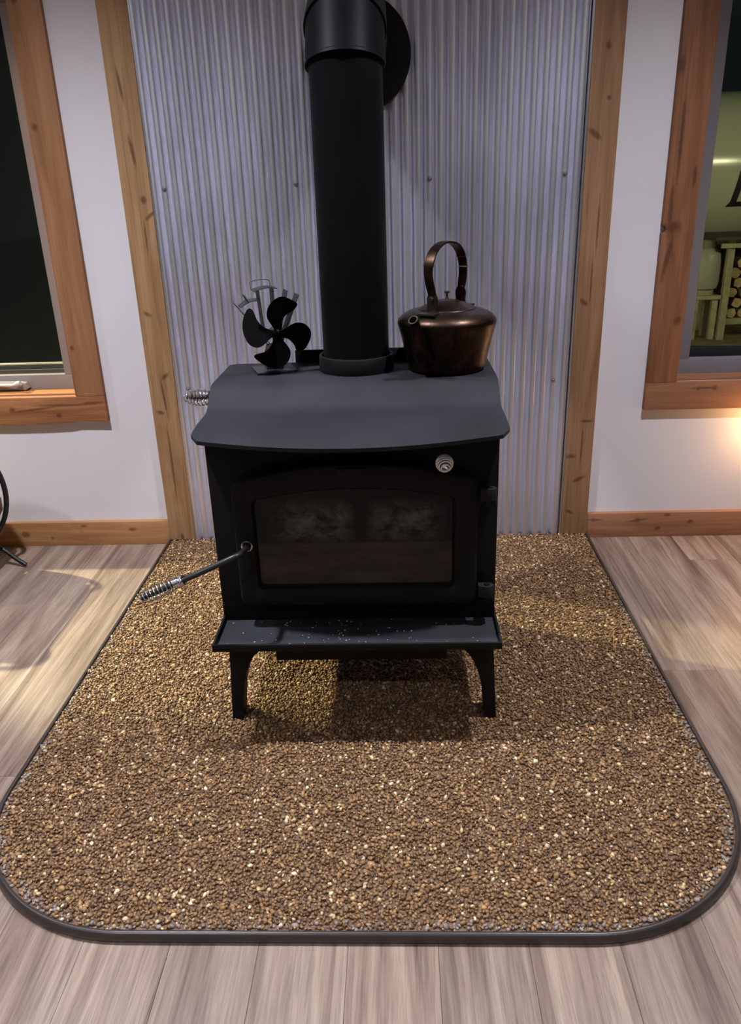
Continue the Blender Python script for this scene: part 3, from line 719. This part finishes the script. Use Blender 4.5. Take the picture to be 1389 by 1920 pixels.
for pts, (ang, k) in zip(BL, TW):
    P2 = [FP(*p) for p in pts]; P2 = [(v.x, v.z) for v in spline([(x, 0, z) for x, z in P2]+[(P2[0][0], 0, P2[0][1])], 3)][:-1]
    hx, hz = .004, .092
    mxp = (sum(p[0] for p in P2)/len(P2)-hx, sum(p[1] for p in P2)/len(P2)-hz); ml = math.hypot(*mxp); ux, uz = mxp[0]/ml, mxp[1]/ml
    def yy(x, z):
        tq = (x-hx)*(-uz)+(z-hz)*ux; rr = math.hypot(x-hx, z-hz)
        return -.047-.42*tq*min(1, rr/.03)
    bb = bmesh.new(); cxm, czm = hx+mxp[0], hz+mxp[1]
    rf = []
    for th in (-.0006, .0006):
        rf.append([[bb.verts.new((cxm+(x-cxm)*q, yy(cxm+(x-cxm)*q, czm+(z-czm)*q)+th, czm+(z-czm)*q)) for x, z in P2] for q in (1, .66, .33)])
    n = len(P2)
    for R in rf:
        for a, c in ((0, 1), (1, 2)):
            for j in range(n): bb.faces.new((R[a][j], R[a][(j+1) % n], R[c][(j+1) % n], R[c][j]))
        bb.faces.new(R[2])
    for j in range(n): bb.faces.new((rf[0][0][j], rf[0][0][(j+1) % n], rf[1][0][(j+1) % n], rf[1][0][j]))
    obj('blade', bb, M_BLADE, FAN, smooth=40)

# ------------------------------------------------------------------ round iron log holder at the left edge (mostly out of the frame)
LH = thing('log_holder', (-1.46, -.33, 0), 'round black iron log holder with splayed foot at the left edge below the window', 'log holder')
CX, CZ2, RR = -1.424, .27, .222
for yr in (-.17, -.50):
    ringp = [(CX+RR*math.cos(2*PI*k/56), yr, CZ2+RR*math.sin(2*PI*k/56)) for k in range(56)]
    obj('hoop', add_tube(bmesh.new(), ringp, .0085, 10, loop=True), M_BLACKIRON, LH, smooth=60)
    for sg in (-1, 1):
        fp = spline([(CX+sg*.07, yr, .060), (CX+sg*.12, yr, .083), (CX+sg*.17, yr-.004, .062), (CX+sg*.212, yr-.010, .030), (CX+sg*.246, yr-.016, .0075)], 6)
        obj('foot', tube(fp, .0075, 10), M_BLACKIRON, LH, smooth=60)
for an in (-35, -90, -145, 60, 120):
    a = math.radians(an); p = (CX+RR*math.cos(a), CZ2+RR*math.sin(a))
    obj('tie_bar', tube([(p[0], -.17, p[1]), (p[0], -.50, p[1])], .006, 8), M_BLACKIRON, LH)
M_BARK = plain('birch_bark', srgb(120, 98, 76), .85, noise=.4, nscale=25, bump=.4)
M_CUT = plain('cut_log_end', srgb(168, 144, 104), .85, noise=.35, nscale=40)
def log_mesh(r, L, seed, name='firewood_log'):
    rr = random.Random(seed); n = 12
    R = [r*(rr.uniform(.82, 1.05)) for _ in range(n)]
    rings = [[(R[k]*math.cos(2*PI*k/n), y, R[k]*math.sin(2*PI*k/n)) for k in range(n)] for y in (0, L)]
    b = add_rings(bmesh.new(), rings, True, True, True); me = bpy.data.meshes.new(name)
    bmesh.ops.recalc_face_normals(b, faces=b.faces); b.to_mesh(me); b.free()
    me.materials.append(M_BARK); me.materials.append(M_CUT)
    for p in me.polygons:
        if len(p.vertices) > 4: p.material_index = 1
    return me
LM = [log_mesh(.046, .36, s) for s in range(4)]
for k, (dx, dz) in enumerate([(0.157, 0.048), (0.098, 0.131), (0.002, 0.164), (-0.095, 0.134), (-0.155, 0.053), (-0.157, -0.048), (-0.098, -0.131), (-0.002, -0.164), (0.095, -0.134), (0.155, -0.053), (0.066, 0.0), (0.0, 0.066), (-0.066, 0.0), (-0.0, -0.066)]):
    o = bpy.data.objects.new('firewood_log', LM[k % 4]); COL.objects.link(o); o.location = (CX+dx, -.515, CZ2+dz)
    tag(o, 'firewood log lying inside the round iron log holder', 'log', 'logs in the round iron holder')

# ------------------------------------------------------------------ lights of the room
for i, (x, y, e) in enumerate(DOWN):
    r = thing('recessed_light', (x, y, CEIL), 'round white recessed ceiling downlight', 'ceiling light', 'recessed ceiling lights')
    obj('trim_ring', lathe([(.058, -.001), (.062, -.006), (.078, -.004), (.080, 0)], 32, (x, y, CEIL)), M_WHITEPL, r)
    obj('lens', lathe([(.0001, -.002), (.057, -.002)], 32, (x, y, CEIL)), M_LENS, r, smooth=0)
    l = lamp('downlight_beam', 'SPOT', (x, y, CEIL-.02), e*4, COOL, .045, (x, y, 0), math.radians(116), 1.0)
    l.parent = r; l.location = (0, 0, -.02); l.rotation_euler = (0, 0, 0)
# warm plug-in lamp on the wall just past the right edge
r = thing('wall_lamp', (1.30, 0, .40), 'small warm plug-in wall lamp right of the frame below the window', 'lamp')
obj('plate', box(1.27, 1.33, -.012, -.0005, .33, .40, .003), M_WHITEPL, r)
obj('globe', lathe([(.0001, -.03), (.018, -.022), (.026, 0), (.018, .022), (.0001, .03)], 24, (1.30, -.042, .40)), M_WARM, r, smooth=60)
l = lamp('wall_lamp_bulb', 'POINT', (0, 0, 0), 1.1, (1.0, .55, .22), .03); l.parent = r; l.location = (.0, -.09, .0)

# ------------------------------------------------------------------ outside
tag(obj('ground', box(.4, 16, .165, 30, -.5, -.06), plain('dry_grass_ground', srgb(112, 96, 50), .95, noise=.45, nscale=9)), kind='structure')
tag(obj('lawn', box(-14, .399, .165, 30, -.5, -.2), plain('night_shaded_lawn', srgb(22, 26, 18), .95, noise=.4, nscale=12)), kind='structure')  # colour darkened to hold the night shade beyond the left window
x, y, z = -3.0, .62, 2.33
r = thing('floodlight', (x, y, z), 'yellow outdoor floodlight on the wall beyond the left window', 'outdoor lamp')
obj('bracket', tube([(x-.12, .161, z+.12), (x-.10, y-.05, z+.12), (x-.04, y+.02, z+.05)], .012, 8), M_BLACKIRON, r)
aim = Vector((-.9, -.6, 0))-Vector((x, y, z))
b = lathe([(.02, -.09), (.055, -.05), (.065, 0), (.06, 0), (.0001, -.012)], 24)
bmesh.ops.rotate(b, verts=b.verts, cent=(0, 0, 0), matrix=aim.to_track_quat('Z', 'Y').to_matrix()); bmesh.ops.translate(b, verts=b.verts, vec=(x, y, z)); obj('head', b, M_BLACKIRON, r)
l = lamp('flood_beam', 'SPOT', (0, 0, 0), 1900, (1.0, .93, .60), .03, aim, math.radians(85), .5); l.parent = r; l.location = aim.normalized()*.01
for i, x in enumerate((4.05, 4.45)):
    r = thing('floodlight', (x, .40, 2.35), ('yellow outdoor floodlight nearer to the right window', 'yellow outdoor floodlight farther from the right window')[i], 'outdoor lamp', 'floodlights aimed at the yard')
    obj('bracket', tube([(x, .161, 2.40), (x, .33, 2.37)], .012, 8), M_BLACKIRON, r)
    b = lathe([(.02, -.05), (.05, -.02), (.06, .03), (.055, .03), (.0001, .025)], 24)
    bmesh.ops.rotate(b, verts=b.verts, cent=(0, 0, 0), matrix=Matrix.Rotation(-PI/2-.35, 3, 'X')); bmesh.ops.translate(b, verts=b.verts, vec=(x, .38, 2.35)); obj('head', b, M_BLACKIRON, r)
    l = lamp('flood_beam', 'SPOT', (0, 0, 0), 45, (1.0, .95, .58), .05, (-1.7, 4.2, -1.4), math.radians(120), .6)
    l.parent = r; l.location = (0, .045, 0)
# white storage tank
M_TANK = plain('white_tank_paint', srgb(196, 200, 176), .18, 0, .6)
tank = thing('storage_tank', (3.3, 5.6, -.06), 'large white storage tank with dark lettering seen through the right window', 'tank')
TXa, TXb, TYc, TZc, TR = 1.2, 5.4, 5.6, 1.20, .66
prof = []
for k in range(9): a = PI/2*k/8; prof.append((max(.0005, TR*math.sin(a)), -.35*math.cos(a)))
for k in range(9): a = PI/2*k/8; prof.append((max(.0005, TR*math.cos(a)), (TXb-TXa)+.35*math.sin(a)))
b = lathe(prof, 64); bmesh.ops.rotate(b, verts=b.verts, cent=(0, 0, 0), matrix=Matrix.Rotation(PI/2, 3, 'Y')); bmesh.ops.translate(b, verts=b.verts, vec=(TXa, TYc, TZc))
tb = obj('shell', b, M_TANK, tank, smooth=60)
for x in (1.9, 4.7): obj('saddle', box(x-.1, x+.1, TYc-.35, TYc+.35, -.06, .66, .01), plain('concrete_saddle', srgb(150, 148, 138), .9), tank)
# letter painted on the tank side (an L cut by the frame)
def onshell(x, z): return (x, TYc-math.sqrt(TR*TR-(z-TZc)**2)-.003, z)
M_INK = plain('dark_lettering', (.01, .012, .01, 1), .5)
b = bmesh.new()
def strip(poly):
    a = [bm_v for bm_v in (b.verts.new(onshell(x, z)) for x, z in poly)]; b.faces.new(a)
x0 = 3.02
for k in range(6):
    z0, z1 = .93+.26*k/6, .93+.26*(k+1)/6; s0, s1 = x0+.035*k/6, x0+.035*(k+1)/6
    strip([(s0, z0), (s0+.055, z0), (s1+.055, z1), (s1, z1)])
strip([(x0-.03, .90), (x0+.22, .90), (x0+.22, .945), (x0+.0, .94)])
obj('lettering', b, M_INK, tank, smooth=0)
# wood rack
M_GREYWOOD = plain('weathered_wood', srgb(150, 146, 118), .85, noise=.25, nscale=20)
rack = thing('wood_rack', (3.1, 4.1, -.06), 'weathered outdoor wood rack with flat roof seen through the right window', 'wood rack')
RXa, RXb, RYa, RYb = 2.66, 3.95, 3.92, 4.40
obj('roof', box(RXa-.16, RXb+.16, RYa-.1, RYb+.1, .700, .725, .004), plain('dark_roof_board', srgb(70, 68, 50), .9), rack)
for x in (RXa, RXb):
    for y in (RYa, RYb): obj('post', box(x-.025, x+.025, y-.025, y+.025, -.0599, .700, .003), M_GREYWOOD, rack)
obj('brace', box(RXa-.09, RXb, RYa-.045, RYa-.0255, .640, .675, .003), M_GREYWOOD, rack)
for y in (RYa+.03, RYb-.05): obj('base_rail', box(RXa+.026, RXb-.026, y, y+.04, .05, .10, .003), M_GREYWOOD, rack)
LM2 = [log_mesh(.040, .40, 20+s) for s in range(5)]
zrow = .1425; r_i = 0
ROWN = ['bottom row', 'second row up', 'third row up', 'fourth row up', 'fifth row up', 'sixth row up', 'seventh row up', 'top row']; COLN = ['nearest', 'second', 'third', 'fourth', 'fifth', 'sixth', 'seventh']
while zrow < .56:
    c_i = 0
    x = RXa+.075+(.035 if r_i % 2 else 0)
    while x < RXa+.46:
        o = bpy.data.objects.new('firewood_log', random.choice(LM2)); COL.objects.link(o); o.location = (x, RYa+.03+random.uniform(-.02, .02), zrow); o.rotation_euler = (0, random.uniform(0, 6), 0)
        tag(o, 'cut firewood log %s to the left post, %s of the outdoor rack' % (COLN[c_i], ROWN[r_i]), 'log', 'firewood in the outdoor rack'); c_i += 1
        x += .088
    zrow += .0765; r_i += 1
# gas cylinder beside the rack
cr = thing('wooden_block', (2.53, 4.02, -.06), 'weathered wooden stand carrying the gas cylinder left of the outdoor rack', 'stand')
obj('top_board', box(2.40, 2.63, 3.90, 4.14, .255, .285, .004), M_GREYWOOD, cr)
for dx in (2.42, 2.57):
    for dy in (3.92, 4.08): obj('leg', box(dx, dx+.045, dy, dy+.045, -.0599, .255, .003), M_GREYWOOD, cr)
GX, GY, GZ = 2.515, 4.02, .2855
gc = thing('gas_cylinder', (GX, GY, GZ), 'pale grey-green gas cylinder on a stand left of the outdoor wood rack', 'gas cylinder')
obj('tank', lathe([(.0001, .02), (.07, .025), (.105, .05), (.118, .10), (.118, .24), (.110, .30), (.085, .345), (.045, .365), (.0001, .37)], 32, (GX, GY, GZ)), plain('pale_grey_paint', srgb(150, 154, 140), .4), gc)
obj('foot_ring', lathe([(.08, 0.0005), (.084, 0.0005), (.084, .04), (.08, .04)], 32, (GX, GY, GZ)), M_GREYWOOD, gc)
obj('collar', lathe([(.062, .355), (.066, .355), (.066, .41), (.062, .41)], 32, (GX, GY, GZ)), plain('grey_collar', srgb(140, 148, 122), .5), gc)
obj('valve', lathe([(.0001, .40), (.02, .40), (.02, .38), (.012, .38), (.012, .368)], 16, (GX, GY, GZ)), M_DARKBRASS, gc)
